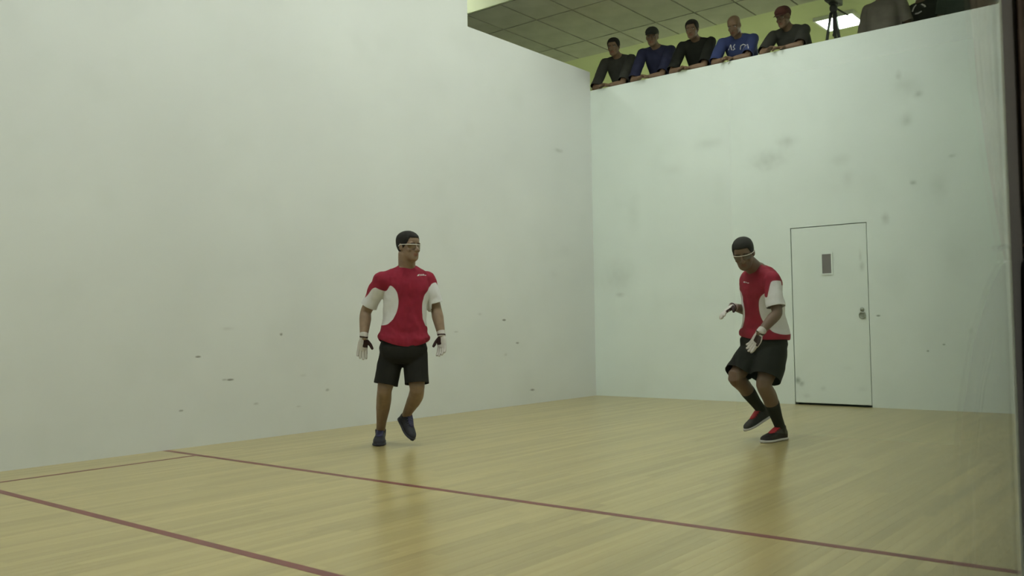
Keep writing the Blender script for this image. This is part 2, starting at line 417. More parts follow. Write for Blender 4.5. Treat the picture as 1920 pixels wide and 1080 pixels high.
wn.box(p0.x-fx, p1.x+fx, -0.004, 0.006, p0.z, p0.z+fx).box(p0.x-fx, p1.x+fx, -0.004, 0.006, p1.z-fx, p1.z)
wn.box(p0.x-fx, p0.x, -0.004, 0.006, p1.z, p0.z).box(p1.x, p1.x+fx, -0.004, 0.006, p1.z, p0.z)
fr = put('window_frame', wn.mesh('window_frame'), M_DOOR, door)
put('pane', MB().box(p0.x, p1.x, 0.0005, 0.0045, p1.z, p0.z).mesh('pane'), mat('door_pane', (0.19, 0.175, 0.17), 0.15, 0.6, 0.1, 4), fr)
hp = on_plane(1617, 591, 1, 0)
lk = MB()
for k in range(16):
    a0 = 2*math.pi*k/16; a1 = 2*math.pi*(k+1)/16
    lk.tube([(hp.x+math.cos(a0)*0.032, -0.006, hp.z+math.sin(a0)*0.032), (hp.x+math.cos(a1)*0.032, -0.006, hp.z+math.sin(a1)*0.032)], 0.006, 8)
lk.box(hp.x-0.03, hp.x+0.03, -0.002, 0.006, hp.z-0.03, hp.z+0.03)
put('ring_pull', lk.mesh('ring_pull'), mat('dull_steel', (0.32, 0.35, 0.30), 0.4, 0.5, 0.1, 30, metal=0.5), door)
put('lock', MB().ball((hp.x, 0.0, hp.z+0.062), 0.022, 0.012, 0.022).mesh('lock'), MATS['dull_steel'], door, smooth=True)

# ================================================================ THE GALLERY
M_TILE = mat('ceiling_tile', (0.47, 0.475, 0.37), 0.9, 0.1, 0.05, 3, 0.25, 70)
M_GRID = mat('ceiling_grid', (0.24, 0.25, 0.14), 0.7, 0.2, 0.04)
M_GREEN = mat('gallery_paint', (0.58, 0.63, 0.36), 0.8, 0.2, 0.03, 1.2)
struct('floor_gallery', MB().box(-6, 8.4, 0.2, 7.0, ZG-0.2, ZG).mesh('floor_gallery'), mat('gallery_carpet', (0.42, 0.41, 0.32), 0.9, 0.1, 0.1, 30), 'dim floor of the spectator gallery')
gc = struct('ceiling_gallery', MB().box(-6, 8.4, -0.8, 1.9, ZC+0.03, ZC+0.12).mesh('ceiling_gallery'), M_GRID, 'olive suspended tile ceiling over the gallery front')
xs = [-1.47 + 0.6*k for k in range(-7, 17)]
ys = [-0.8, 0.0, 1.21, 1.9]
gb = 0.012
tiles = {}
for j in range(3):
    d = ys[j+1]-ys[j]
    tiles[j] = MB().box(-0.3+gb, 0.3-gb, -d/2+gb, d/2-gb, -0.004, 0.03).mesh('ceiling_tile'); tiles[j].materials.append(M_TILE)
for x in xs[:-1]:
    for j in range(3):
        o = bpy.data.objects.new('ceiling_tile', tiles[j]); COL.objects.link(o); o.parent = gc
        o.location = (x+0.3, (ys[j]+ys[j+1])/2, ZC)
struct('ceiling_gallery_rear', MB().box(-6, 8.4, 1.9, 7.0, ZC, ZC+0.12).mesh('ceiling_gallery_rear'), M_GREEN, 'light green painted ceiling at the rear of the gallery')
struct('wall_gallery', MB().box(-6, 8.4, 7.0, 7.2, ZG-.2, ZC).mesh('wall_gallery'), M_GREEN, 'light green rear wall of the gallery')
struct('wall_gallery_side', MB().box(8.2, 8.4, 0.2, 7.0, ZG, ZC).box(-6.2, -6, -.8, 7.0, ZG, CH).mesh('wall_gallery_side'), M_GREEN, 'light green end walls of the gallery')
struct('trim_3', MB().box(-6, 8.4, -0.83, -0.8, ZC, CH+0.15).mesh('trim_3'), mat('fascia_paint', (0.58, 0.63, 0.40), 0.7, 0.2, 0.02), 'yellow-green fascia above the gallery ceiling edge')
troffer(2.36, 2.86, ZC, 0.56, 0.60, E_GAL, 'lit white ceiling light behind the tripod in the gallery', group='gallery ceiling lights')
troffer(-0.6, 4.2, ZC, 0.6, 1.2, E_GAL, 'gallery ceiling light farther left behind the spectators', group='gallery ceiling lights')
troffer(5.4, 4.2, ZC, 0.6, 1.2, E_GAL, 'gallery ceiling light farther right behind the spectators', group='gallery ceiling lights')

# ================================================================ OUTSIDE THE GLASS
M_COR = mat('corridor_paint', (0.36, 0.48, 0.34), 0.8, 0.2, 0.05, 1)
struct('floor_corridor', MB().box(CW+0.031, 9.0, -14, 0, -0.2, 0).mesh('floor_corridor'), mat('corridor_carpet', (0.07, 0.065, 0.05), 0.95, 0.1, 0.1, 40), 'dark floor of the viewing corridor')
struct('wall_corridor', MB().box(9.0, 9.15, -14, 0.0, 0, 3.0).box(CW+.2, 9.0, -14.15, -14, 0, 3.0).mesh('wall_corridor'), mat('corridor_brown', (0.045, 0.04, 0.032), 0.8, 0.2, 0.08, 2), 'dark brown side wall of the viewing corridor')
struct('wall_corridor_end', MB().box(CW+.12, 9.0, -2.6, -2.45, 0, 3.0).mesh('wall_corridor_end'), M_COR, 'pale end wall of the viewing corridor')
struct('ceiling_corridor', MB().box(CW+0.12, 9.0, -14, 0, 3.0, 3.1).mesh('ceiling_corridor'), mat('corridor_ceiling', (0.2, 0.2, 0.17), 0.9, 0.1), 'dim ceiling of the viewing corridor')
troffer(6.62, -3.4, 3.0, 0.3, 0.9, emit_mat('end_wall_fill', (1.0, 1.0, 0.93), FILL_CORRIDOR), 'added fill light at the far end of the viewing corridor, brightening the end wall')  # added lamp: brightens the end wall that the glass reflects
troffer(7.2, -8.7, 3.0, 0.3, 0.9, emit_mat('drape_fill', (1.0, 0.93, 0.82), 22.0), 'added fill light at the near end of the viewing corridor, brightening the drape')  # added lamp: brightens the front of the drape
# ================================================================ PEOPLE
UP = Vector((0, 0, 1))
RH = Vector((CR.x, CR.y, 0)).normalized()        # horizontal right of the photo
TH = -Vector((CF.x, CF.y, 0)).normalized()       # horizontal, towards the photographer
def facing(deg):
    """horizontal direction; 0 = towards the photographer, + = towards the right of the photo"""
    a = math.radians(deg); return (TH * math.cos(a) + RH * math.sin(a)).normalized()

HZ = [-.118, -.112, -.098, -.08, -.06, -.04, -.018, 0.0, .02, .04, .06, .08, .098, .111, .118]
HWd = [.012, .026, .043, .052, .0585, .064, .0685, .0705, .0725, .0735, .072, .066, .052, .033, .012]
HFr = [.074, .086, .093, .0945, .0945, .0925, .089, .0865, .0925, .0945, .091, .081, .063, .038, .012]
HBk = [-.045, -.035, -.015, .02, .05, .07, .083, .091, .097, .100, .099, .093, .077, .052, .02]
def head_pt(h, t, off=0.0, k=1.0):
    """point of the head surface in head coordinates (right, front, up)"""
    h_ = h / k
    wd = np.interp(h_, HZ, HWd); fr = np.interp(h_, HZ, HFr); bk = np.interp(h_, HZ, HBk)
    c, s = math.cos(t), math.sin(t)
    mid = (fr - bk) / 2; hd = (fr + bk) / 2
    e = 2.25
    x = math.copysign(abs(c) ** (2/e), c) * (wd + off); y = mid + math.copysign(abs(s) ** (2/e), s) * (hd + off)
    return x * k, y * k, h

def bez(a, b, c, t):
    return a * (1-t)**2 + b * (2*t*(1-t)) + c * t*t

def catmull(pts, vals, n=4):
    P = [Vector(p) for p in pts]; out = []; ov = []
    for i in range(len(P)-1):
        p0, p1, p2, p3 = P[max(i-1, 0)], P[i], P[i+1], P[min(i+2, len(P)-1)]
        for k in range(n):
            t = k / n
            out.append(0.5*((2*p1) + (p2-p0)*t + (2*p0-5*p1+4*p2-p3)*t*t + (3*p1-p0-3*p2+p3)*t**3))
            ov.append(vals[i]*(1-t) + vals[i+1]*t)
    out.append(P[-1]); ov.append(vals[-1])
    return out, ov

def hand(mb, W, d, n, s, curl=0.3, grow=0.0, spread=0.12, thumb=0.7):
    """palm, four fingers of different length and a thumb leaving the side of the palm"""
    d = d.normalized(); n = (n - d * n.dot(d)).normalized(); s0 = s
    s = n.cross(d); s = s if s.dot(s0) > 0 else -s
    g_ = grow
    mb.loft([(W - d*0.02, s, n, .027+g_, .02+g_, .02+g_), (W + d*.008, s, n, .029+g_, .019+g_, .019+g_), (W + d*.035, s, n, .037+g_, .018+g_, .016+g_),
             (W + d*.07, s, n, .041+g_, .015+g_, .014+g_), (W + d*.097, s, n, .040+g_, .012+g_, .012+g_)], 16, 0.3)
    for off, ln, cu in ((.0305, .074, .8), (.0105, .083, .95), (-.0100, .077, 1.05), (-.0290, .060, 1.2)):
        p = W + d*.088 + s*off; a = curl*0.5*cu; pts = [p]
        out = d + s * (off / .03 * spread)
        for q, add in ((.46, 1.0), (.30, 1.2), (.24, 0.8)):
            v = (out.normalized()*math.cos(a) + n*math.sin(a)).normalized()
            p = p + v * (ln*q); pts.append(p); a += curl*cu*add
        cp, cr = catmull(pts, [.0098+g_, .0092+g_, .0083+g_, .0068+g_], 3)
        mb.tube(cp, cr, 10)
    p = W + d*.022 + s*.024
    v1 = (d*.62 + s*thumb + n*.35).normalized(); v2 = (d*.8 + s*thumb*.55 + n*.45).normalized()
    mb.tube([p, p+v1*.022, p+v1*.042, p+v1*.042+v2*.022, p+v1*.042+v2*.042], [.015+g_, .0145+g_, .0115+g_, .0105+g_, .008+g_], 10)
    return s, n

def torso_frames(J):
    out = {}
    mid = (J['P'] + J['N']) * 0.5 + J.get('bend', Vector((0, 0, 0)))
    ctrl = mid * 2 - (J['P'] + J['N']) * 0.5
    def fr(t):
        c = bez(J['P'], ctrl, J['N'], t)
        e = 0.02; ax = (bez(J['P'], ctrl, J['N'], t+e) - bez(J['P'], ctrl, J['N'], t-e)).normalized()
        f = J['pf'].lerp(J['cf'], min(max(t, 0), 1)); f = (f - ax * f.dot(ax)).normalized()
        return c, f.cross(ax).normalized(), f, ax
    return fr

TORSO = [(-.22, .08, .07, .08), (-.15, .135, .095, .105), (-.03, .165, .11, .13), (.12, .158, .11, .115), (.32, .146, .112, .10), (.52, .152, .115, .105),
         (.70, .168, .120, .118), (.82, .172, .105, .118), (.91, .145, .078, .10), (.97, .095, .062, .078), (1.02, .062, .055, .062)]

def head_parts(mb, J, k=1.0):
    H, F, U = J['H'], J['Hf'], J['Hu']; S = F.cross(U).normalized()
    def w(x, y, z): return H + S*x + F*y + U*z
    rows = 24; n = 28; vs = []; fs = []
    for i in range(rows):
        h = (-.118 + .236 * (0.5 - 0.5*math.cos(math.pi*i/(rows-1)))) * k
        for q in range(n): vs.append(w(*head_pt(h, 2*math.pi*q/n, 0, k)))
    for i in range(rows-1):
        for q in range(n): fs.append((i*n+q, i*n+(q+1) % n, (i+1)*n+(q+1) % n, (i+1)*n+q))
    fs.append(tuple(range(n-1, -1, -1))); fs.append(tuple((rows-1)*n+q for q in range(n)))
    mb.add(vs, fs)
    # nose, lips, brow, chin, ears
    mb.tube([w(0, .088*k, .012*k), w(0, .097*k, -.006*k), w(0, .108*k, -.024*k), w(0, .110*k, -.034*k), w(0, .094*k, -.041*k)], [.007*k, .009*k, .0115*k, .0135*k, .010*k], 10)
    for s_ in (-1, 1):
        mb.ball(w(s_*.012*k, .098*k, -.035*k), .008*k, .010*k, .008*k, (S, F, U), 10)
        mb.ball(w(s_*.032*k, .078*k, .022*k), .027*k, .014*k, .009*k, (S, F, U), 10)
        mb.ball(w(s_*.046*k, .062*k, -.028*k), .018*k, .022*k, .018*k, (S, F, U), 10)
        mb.ball(w(s_*.0745*k, -.002*k, -.004*k), .008*k, .017*k, .031*k, (S, (F-S*s_*.25).normalized(), U), 12)
    mb.ball(w(0, .092*k, -.060*k), .024*k, .010*k, .006*k, (S, F, U), 10)
    mb.ball(w(0, .091*k, -.071*k), .020*k, .010*k, .0065*k, (S, F, U), 10)
    mb.ball(w(0, .082*k, -.100*k), .022*k, .016*k, .014*k, (S, F, U), 10)

def body_mesh(J, legs=True, hands=False, voxel=.0055):
    mb = MB(); fr = torso_frames(J)
    secs = []
    for t, a, bf, bb in TORSO:
        c, s, f, ax = fr(t); secs.append((c, s, f, a, bf, bb, 2.3))
    mb.loft(secs, 24)
    base = fr(.96)[0]
    Hb = J['H'] - J['Hu']*.055 - J['Hf']*.012
    cp, cr = catmull([base, base.lerp(Hb, .5), Hb, J['H']], [.066, J.get('neck', .057), J.get('neck', .057), .05], 3); mb.tube(cp, cr, 16)
    head_parts(mb, J)
    for sd in ('R', 'L'):
        sh, el, wr = J['sh'+sd], J['el'+sd], J['wr'+sd]
        c, s, f, ax = fr(.86)
        mb.tube([base - ax*.020, (base+sh)*.5 - ax*.026, sh - ax*.02], [.044, .040, .040], 12)
        k = J.get('arm', 1.0)
        cp, cr = catmull([c.lerp(sh, .6), sh, sh.lerp(el, .35), sh.lerp(el, .75), el, el.lerp(wr, .28), el.lerp(wr, .7), wr, wr + (wr-el).normalized()*.02],
                         [.042, .046*k, .046*k, .043*k, .040*k, .043*k, .034*k, .0260*k, .020*k], 3)
        mb.tube(cp, cr, 14)
        if hands:
            hd = J['hd'+sd]; hand(mb, wr, hd[0], hd[1], hd[2], hd[3])
        hp, kn, an = J['hip'+sd], J['kn'+sd], J['an'+sd]
        shin = (an-kn).normalized(); kb = J['kb'+sd]   # kb: direction the back of the knee faces
        cp, cr = catmull([hp + UP*.05, hp, hp.lerp(kn, .4), hp.lerp(kn, .8), kn, kn.lerp(an, .22) + kb*.014, kn.lerp(an, .42) + kb*.012, kn.lerp(an, .75) + kb*.002, an, an + shin*.03],
                         [.085, .092, .084, .064, .057, .060, .056, .041, .035, .037], 3)
        mb.tube(cp, cr, 16)
        if 'toe'+sd in J:
            he, to = J['heel'+sd], J['toe'+sd]; L_ = (to-he).normalized(); u_ = (an-he) - L_*(an-he).dot(L_); u_ = u_.normalized()
            mb.tube([an + shin*.01, he.lerp(to, .30) + u_*.048, he.lerp(to, .6) + u_*.034, he.lerp(to, .8) + u_*.026], [.032, .030, .024, .018], 12)
    me = remesh(mb, voxel, 3, .45)
    # tints: lips, brows and stubble
    H, F, U = J['H'], J['Hf'], J['Hu']; S = F.cross(U).normalized()
    a = me.attributes.new('tint', 'FLOAT_COLOR', 'POINT'); cols = []
    for v in me.vertices:
        d = v.co - H; x, y, z = d.dot(S), d.dot(F), d.dot(U); c = (1, 1, 1, 1)
        if d.length < .16 and y > .04:
            if abs(x) < .023 and -.077 < z < -.055 and y > .075: c = (.95, .62, .6, 1)
            elif .010 < abs(x) < .05 and .016 < z < .027 and y > .06: c = (.30, .28, .27, 1)
            elif J.get('stubble') and z < -.045: c = (.80, .80, .80, 1)
        cols += list(c)
    a.data.foreach_set('color', cols)
    return me

def add_eyes(J, root):
    H, F, U = J['H'], J['Hf'], J['Hu']; S = F.cross(U).normalized()
    for s_ in (-1, 1):
        c = H + S*(s_*.032) + F*.0765 + U*.004
        e = put('eye', MB().ball(c, .0135, .0125, .0085, (S, F, U), 12).mesh('eye'), mat('eye_white', (.32, .30, .27), .3, .5, .02), root, True)
        put('iris', MB().ball(c + F*.0105, .0058, .003, .0058, (S, F, U), 10).mesh('iris'), mat('iris_brown', (.03, .018, .01), .2, .6), e, True)

def hair_mesh(J, front=.068, side=.03, back=-.055, thick=.010, temple=.03, k=1.0):
    H, F, U = J['H'], J['Hf'], J['Hu']; S = F.cross(U).normalized()
    n = 48; K = 12; vs = []; fs = []
    for layer in (0, 1):
        for i in range(K+1):
            for q in range(n):
                t = 2*math.pi*q/n; s_ = math.sin(t)
                if s_ > 0.72: hl = front
                elif s_ > 0.0: hl = front + (side-.055 - front)*((0.72-s_)/.72)**.55 if s_ < .72 else front
                else: hl = (side-.055) + (back-(side-.055))*min(1, -s_*1.5)
                hl += .0014*math.sin(q*2.7)
                h = hl + (.1178-hl) * math.sin(i/K*math.pi/2)
                off = (thick * (0.45 + .55*min(1, i/3)) if layer == 0 else -.004)
                x, y, z = head_pt(h, t, off)
                if layer == 0: z += thick * max(0, (h/.118))**2 ; x += .002*noise.noise(Vector((q*.9, i*.9, 0)))
                vs.append(H + S*x + F*y + U*z)
    m = (K+1)*n
    for L in (0, 1):
        for i in range(K):
            for q in range(n): fs.append((L*m+i*n+q, L*m+i*n+(q+1) % n, L*m+(i+1)*n+(q+1) % n, L*m+(i+1)*n+q))
        fs.append(tuple(L*m+K*n+q for q in range(n)))
    for q in range(n): fs.append((q, (q+1) % n, m+(q+1) % n, m+q))
    return MB().add(vs, fs).mesh('hair')

def cap_parts(J, root, m, mbrim, front=.045):
    H, F, U = J['H'], J['Hf'], J['Hu']; S = F.cross(U).normalized()
    c = put('cap', hair_mesh(J, front, front+.045, .0, .016), m, root, True)
    mb = MB(); n = 14; vs = []; fs = []
    for lay in (0, 1):
        for i in range(5):
            for q in range(n+1):
                t = math.radians(25 + 130*q/n); x, y, z = head_pt(front+.004, t, .012)
                e = i/4*.062*math.sin((t-math.radians(25))/math.radians(130)*math.pi)**.6
                vs.append(H + S*(x*(1+e*.6)) + F*(y+e) + U*(z - e*.30 - (x*x)*1.6 - lay*.004))
    N_ = n+1
    for lay in (0, 1):
        for i in range(4):
            for q in range(n): fs.append((lay*5*N_+i*N_+q, lay*5*N_+i*N_+q+1, lay*5*N_+(i+1)*N_+q+1, lay*5*N_+(i+1)*N_+q))
    for q in range(n): fs.append((4*N_+q, 4*N_+q+1, 9*N_+q+1, 9*N_+q))
    put('brim', mb.add(vs, fs).mesh('brim'), mbrim, c, True)
    return c

def glasses(J, root, mframe, mlens):
    H, F, U = J['H'], J['Hf'], J['Hu']; S = F.cross(U).normalized()
    mb = MB()
    def gp(t, h, off): x, y, z = head_pt(h, t, off); return H + S*x + F*y + U*z
    pts = [gp(math.radians(a), .012, .012) for a in range(-8, 189, 7)]
    pts[0] += -U*.012; pts[-1] += -U*.012
    mb.tube(pts, [.0018]*len(pts), 8, ref=U, flat=1.7)
    g = put('glasses', mb.mesh('glasses'), mframe, root, True)
    for lo, hi in ((38, 84), (96, 142)):
        vs = []; fs = []; n = 10
        for lay, o in ((0, .0125), (1, .0105)):
            for r_ in range(4):
                for q in range(n+1):
                    u_ = q/n*2-1; hh = .010 - .030*(r_/3)*math.sqrt(max(0, 1-u_**4*.75))
                    vs.append(gp(math.radians(lo+(hi-lo)*q/n), hh, o))
        N_ = n+1
        for lay in (0, 1):
            for r_ in range(3):
                for q in range(n): fs.append((lay*4*N_+r_*N_+q, lay*4*N_+r_*N_+q+1, lay*4*N_+(r_+1)*N_+q+1, lay*4*N_+(r_+1)*N_+q))
        put('lens', MB().add(vs, fs).mesh('lens'), mlens, g, True)

def cut_open(me, planes):
    """cut garments open at their hems: planes = [(point, outward normal, axis point, radius)]"""
    bm = bmesh.new(); bm.from_mesh(me)
    for q in planes:
        p, n, r = q[:3]; keep = q[3] if len(q) > 3 else (lambda c: True)
        sel = [f for f in bm.faces if keep(f.calc_center_median()) and -.08 < (f.calc_center_median()-p).dot(n) < .16 and ((f.calc_center_median()-p) - n*(f.calc_center_median()-p).dot(n)).length < r]
        geom = list({v for f in sel for v in f.verts}) + list({e for f in sel for e in f.edges}) + sel
        bmesh.ops.bisect_plane(bm, geom=geom, plane_co=p, plane_no=n, clear_outer=True)
    bm.to_mesh(me); bm.free(); me.update()

def cloth(name, me, m, root, th=.004):
    o = put(name, me, m, root, True)
    md = o.modifiers.new('thickness', 'SOLIDIFY'); md.thickness = th; md.offset = -1
    return o

def shirt_mesh(J, grow=.022, hem=-.10, sleeve=.80, sl_r=(.074, .072), belly=0.0, voxel=.008, wr=.006, seed=1.0, hemcurve=.055, trap=.014):
    mb = MB(); fr = torso_frames(J); secs = []
    for t in (hem, hem*.5, .02, .12, .22, .32, .42, .52, .62, .70, .78, .85, .905, .95, .985):
        a = np.interp(t, [q[0] for q in TORSO], [q[1] for q in TORSO]); bf = np.interp(t, [q[0] for q in TORSO], [q[2] for q in TORSO]); bb = np.interp(t, [q[0] for q in TORSO], [q[3] for q in TORSO])
        gg = grow if t < .86 else grow * max(.35, 1 - (t-.86)*5)
        loose = .009 * max(0, 1 - abs(t-.12)/.45) + (.018 if t < .1 else 0)
        c, s, f, ax = fr(t)
        secs.append((c, s, f, a+gg+loose, bf+gg+loose*.8+belly*max(0, 1-abs(t-.25)/.4), bb+gg+loose*.5, 2.35))
    c, s, f, ax = fr(hem); q = secs[0]; secs.insert(0, (q[0] - ax*.05,) + q[1:])
    mb.loft(secs, 28, 0.03); planes = [(c, -ax, .34)]
    T_ = [(fr(.0+.05*k), secs) for k in range(19)]
    def off_torso(co):
        (c_, s_, f_, a_), _ = min(T_, key=lambda w_: abs((co-w_[0][0]).dot(w_[0][3])))
        x_ = (co-c_).dot(s_)/(.18+grow); y_ = (co-c_).dot(f_)/(.135+grow)
        return math.hypot(x_, y_) > 1.12
    base = fr(.95)[0]
    for sd in ('R', 'L'):
        sh, el = J['sh'+sd], J['el'+sd]; c, s, f, ax = fr(.84)
        mb.tube([base + ax*trap, base.lerp(sh, .33) + ax*(trap*.45), base.lerp(sh, .66) - ax*.006, sh - ax*.014], [.052, .054, .058, .060], 14)
        d = (el-sh); e = sh + d*sleeve; dn = d.normalized()
        mb.ball(sh - ax*.008, .066, .066, .066)
        mb.tube([c.lerp(sh, .35) - ax*.03, sh - ax*.015], [.085, .066], 16)
        mb.tube([sh - dn*.02, sh, sh.lerp(e, .4), sh.lerp(e, .8), e, e + dn*.05], [.060, .067, sl_r[0], sl_r[1], sl_r[1]+.003, sl_r[1]+.003], 18, dome=0.02)
        planes.append((e, dn, .115, off_torso))
    me = remesh(mb, voxel, 4, .5)
    wrinkle(me, wr, 7.0, seed, (1, 1, .55)); wrinkle(me, wr*.5, 18.0, seed+5, (1, 1, .7))
    cut_open(me, planes)
    c0, s0, f0, ax0 = fr(hem); L0 = (J['N']-J['P']).length
    for v in me.vertices:
        h_ = (v.co-c0).dot(ax0)/L0
        if h_ < .30 and off_torso(v.co) is False or h_ < .02:
            x_ = (v.co-c0).dot(s0)/.2; y_ = (v.co-c0).dot(f0)
            v.co += ax0 * ((min(1, x_*x_) * hemcurve) * max(0, 1-h_/.30)**1.5)
    me.update()
    return me

def two_tone(J, me, sleeve=.8, top=.86, bot=.12, width=.46, front=0.0, lim0=.26, span=50):
    """white side panels and lower sleeves of the team shirt"""
    fr = torso_frames(J)
    ts = [i/40*1.25-.15 for i in range(41)]; fs = [fr(t) for t in ts]
    hm = (top+bot)/2; hh = (top-bot)/2
    def fn(co, no):
        best = None
        for sd in ('R', 'L'):
            sh, el = J['sh'+sd], J['el'+sd]; ax = el-sh; L = ax.length*sleeve; ax = ax.normalized()
            q = (co-sh).dot(ax)/L; perp = (co-sh) - ax*((co-sh).dot(ax)); r_ = perp.length
            if best is None or r_ < best[0]: best = (r_, q, perp, sd, ax)
        i = min(range(41), key=lambda k: abs((co-fs[k][0]).dot(fs[k][3])))
        c, s, f, ax = fs[i]; t = ts[i]; x = (co-c).dot(s); y = (co-c).dot(f)
        a = np.interp(t, [q[0] for q in TORSO], [q[1] for q in TORSO]) + .03
        r_, q, perp, sd, aax = best
        in_sleeve = (r_ < .10 and q > .0 and abs(x) > a*.86) or (r_ < .1 and q > .05 and t < .9 and abs(x) > a*.98)
        if in_sleeve:
            outv = (s if sd == 'R' else -s); outv = outv - aax*outv.dot(aax)
            outv = (outv.normalized()*(1-front) + f*front*1.2 + UP*.35*(1-front)).normalized()
            ang = math.degrees(math.acos(max(-1, min(1, perp.normalized().dot(outv))))) if r_ > 1e-5 else 90
            lim = lim0 + .80*max(0, 1 - ang/span)
            return max(0.0, min(1.0, .5 + (q-lim)*3.0))
        if t > top or t < bot: return 0.0
        lim = 1 - width*math.sqrt(max(0, 1-((t-hm)/hh)**2))
        return max(0.0, min(1.0, .5 + (abs(math.atan2(x, y+1e-6))/(math.pi/2)*0 + abs(x)/math.hypot(x, y*1.35) - lim*.98)*3.0)) if True else 0
    set_mask(me, fn, 7)

def shorts_mesh(J, waist=.08, length=(.86, .86), r=(.108, .112, .106), voxel=.008, seed=2.0, wr=.006, flare=(1.0, 1.0)):
    mb = MB(); fr = torso_frames(J); secs = []
    for t, a, b in ((-.29, .11, .10), (-.22, .165, .128), (-.16, .182, .137), (-.08, .190, .143), (.0, .174, .130), (waist, .160, .120)):
        c, s, f, ax = fr(t); secs.append((c, s, f, a, b, b+.008, 2.4))
    mb.loft(secs, 28, .02); planes = []
    for i, sd in enumerate(('R', 'L')):
        hp, kn = J['hip'+sd], J['kn'+sd]; e = hp.lerp(kn, length[i])
        dn = (kn-hp).normalized() if length[i] < 1.2 else (J['an'+sd]-kn).normalized()
        if length[i] > 1.2: e = kn.lerp(J['an'+sd], length[i]-1)
        mid = hp.lerp(kn, .45) if length[i] < 1.2 else kn
        cp, cr = catmull([hp + UP*.06, hp, mid, e, e + dn*.05], [.09, r[0], r[1]*flare[i], r[2]*flare[i], r[2]*flare[i]], 4)
        mb.tube(cp, cr, 20, dome=.02); planes.append((e, dn, r[2]*flare[i]*1.35))
    me = remesh(mb, voxel, 4, .5)
    wrinkle(me, wr, 8.0, seed, (1, 1, .5)); wrinkle(me, wr*.4, 21.0, seed, (1, 1, .6))
    cut_open(me, planes)
    return me

def shoe(root, heel, toe, up, m_up, m_sole, m_tongue, collar=.105, k=1.0, an=None):
    L = (toe-heel).normalized(); up = (up - L*up.dot(L)).normalized(); S = L.cross(up).normalized()
    prof = [(-.012, .020, .062), (.0, .030, .085), (.03, .036, .102), (.075, .038, .106), (.105, .039, .094), (.135, .042, .080), (.17, .047, .068), (.205, .049, .058), (.24, .046, .050), (.268, .036, .042), (.285, .018, .032)]
    secs = [(heel + L*(t*k) + up*(h*k/2+.004), S, up, a*k, h*k/2, h*k/2, 2.7) for t, a, h in prof]
    mb = MB().loft(secs, 22, .4)
    c = heel + L*(.05*k)
    a0 = an if an is not None else c + up*.12
    mb.tube([c + up*.05*k, c.lerp(a0, .5) + up*.03*k, a0 + (a0-c).normalized()*.012], [.040*k, .043*k, .045*k], 16)
    u = put('shoe', remesh(mb, .005, 2, .5), m_up, root, True)
    so = [(heel + L*(t*k) + up*.010*k, S, up, (a+.006)*k, .012*k, .010*k, 3.6) for t, a, h in [(-.02, .016, 0)] + prof + [(.296, .010, 0)]]
    put('sole', MB().loft(so, 24, .3).mesh('sole'), m_sole, u, True)
    tg = [(heel + L*(t*k) + up*(h*k + .004), S, up, a*k, .006*k, .008*k) for t, h, a in ((.07, .112, .024), (.10, .099, .028), (.135, .084, .028), (.165, .072, .026), (.19, .064, .018))]
    put('tongue', MB().loft(tg, 14, .3).mesh('tongue'), m_tongue, u, True)
    lc = MB()
    for t, h in ((.098, .104), (.122, .094), (.146, .083), (.168, .075)):
        c0 = heel + L*(t*k) + up*(h*k + .003)
        lc.tube([c0 - S*.03*k - up*.012*k, c0 - S*.015*k, c0 + S*.015*k, c0 + S*.03*k - up*.012*k], .0032, 6)
    put('laces', lc.mesh('laces'), MATS['lace_light'] if 'lace_light' in MATS else m_tongue, u, True)
    return u

def glove(root, W, d, n, s, curl, m, arm_dir, dark_thumb=True, thumb=.7, spread=.12):
    mb = MB(); hand(mb, W, d, n, s, curl, .0022, spread, thumb)
    mb.tube([W - arm_dir*.035, W - arm_dir*.015, W + arm_dir*.01], [.0345, .0335, .032], 16)
    me = remesh(mb, .0034, 2, .5)
    d = d.normalized(); n = (n - d*n.dot(d)).normalized(); s0 = s; s = n.cross(d); s = s if s.dot(s0) > 0 else -s
    def fn(co, no):
        q = co - W; t, x, z = q.dot(d), q.dot(s), q.dot(n)
        if dark_thumb and x > .039 - max(0, .02-t)*.2 and .015 < t < .12: return 1.0
        if no.dot(n) > .25 and .012 < t < .075 and x > -.005: return 1.0
        if abs(t + .004) < .006: return 1.0
        return 0.0
    set_mask(me, fn)
    return put('glove', me, m, root, True)

def stroke_on(root, me, name, m, lines, width, src=None, lift=.004):
    """flat print: short strokes (in photo pixels) laid on a garment where the view ray meets it"""
    from mathutils.bvhtree import BVHTree
    bm = bmesh.new(); bm.from_mesh(me); bv = BVHTree.FromBMesh(bm); bm.free()
    mb = MB()
    for ln in lines:
        pts = []
        for (x, y) in ln:
            d = (at(x, y, 1.0) - CAM).normalized(); h = bv.ray_cast(CAM, d)
            if h[0] is not None: pts.append((h[0] + h[1]*lift*.5, h[1]))
        if len(pts) < 2: continue
        pp = [p for p, _ in pts]; nn = pts[0][1]
        mb.tube(pp, [width]*len(pp), 6, ref=nn, flat=.35)
    if mb.v: return put(name, mb.mesh(name), m, root)

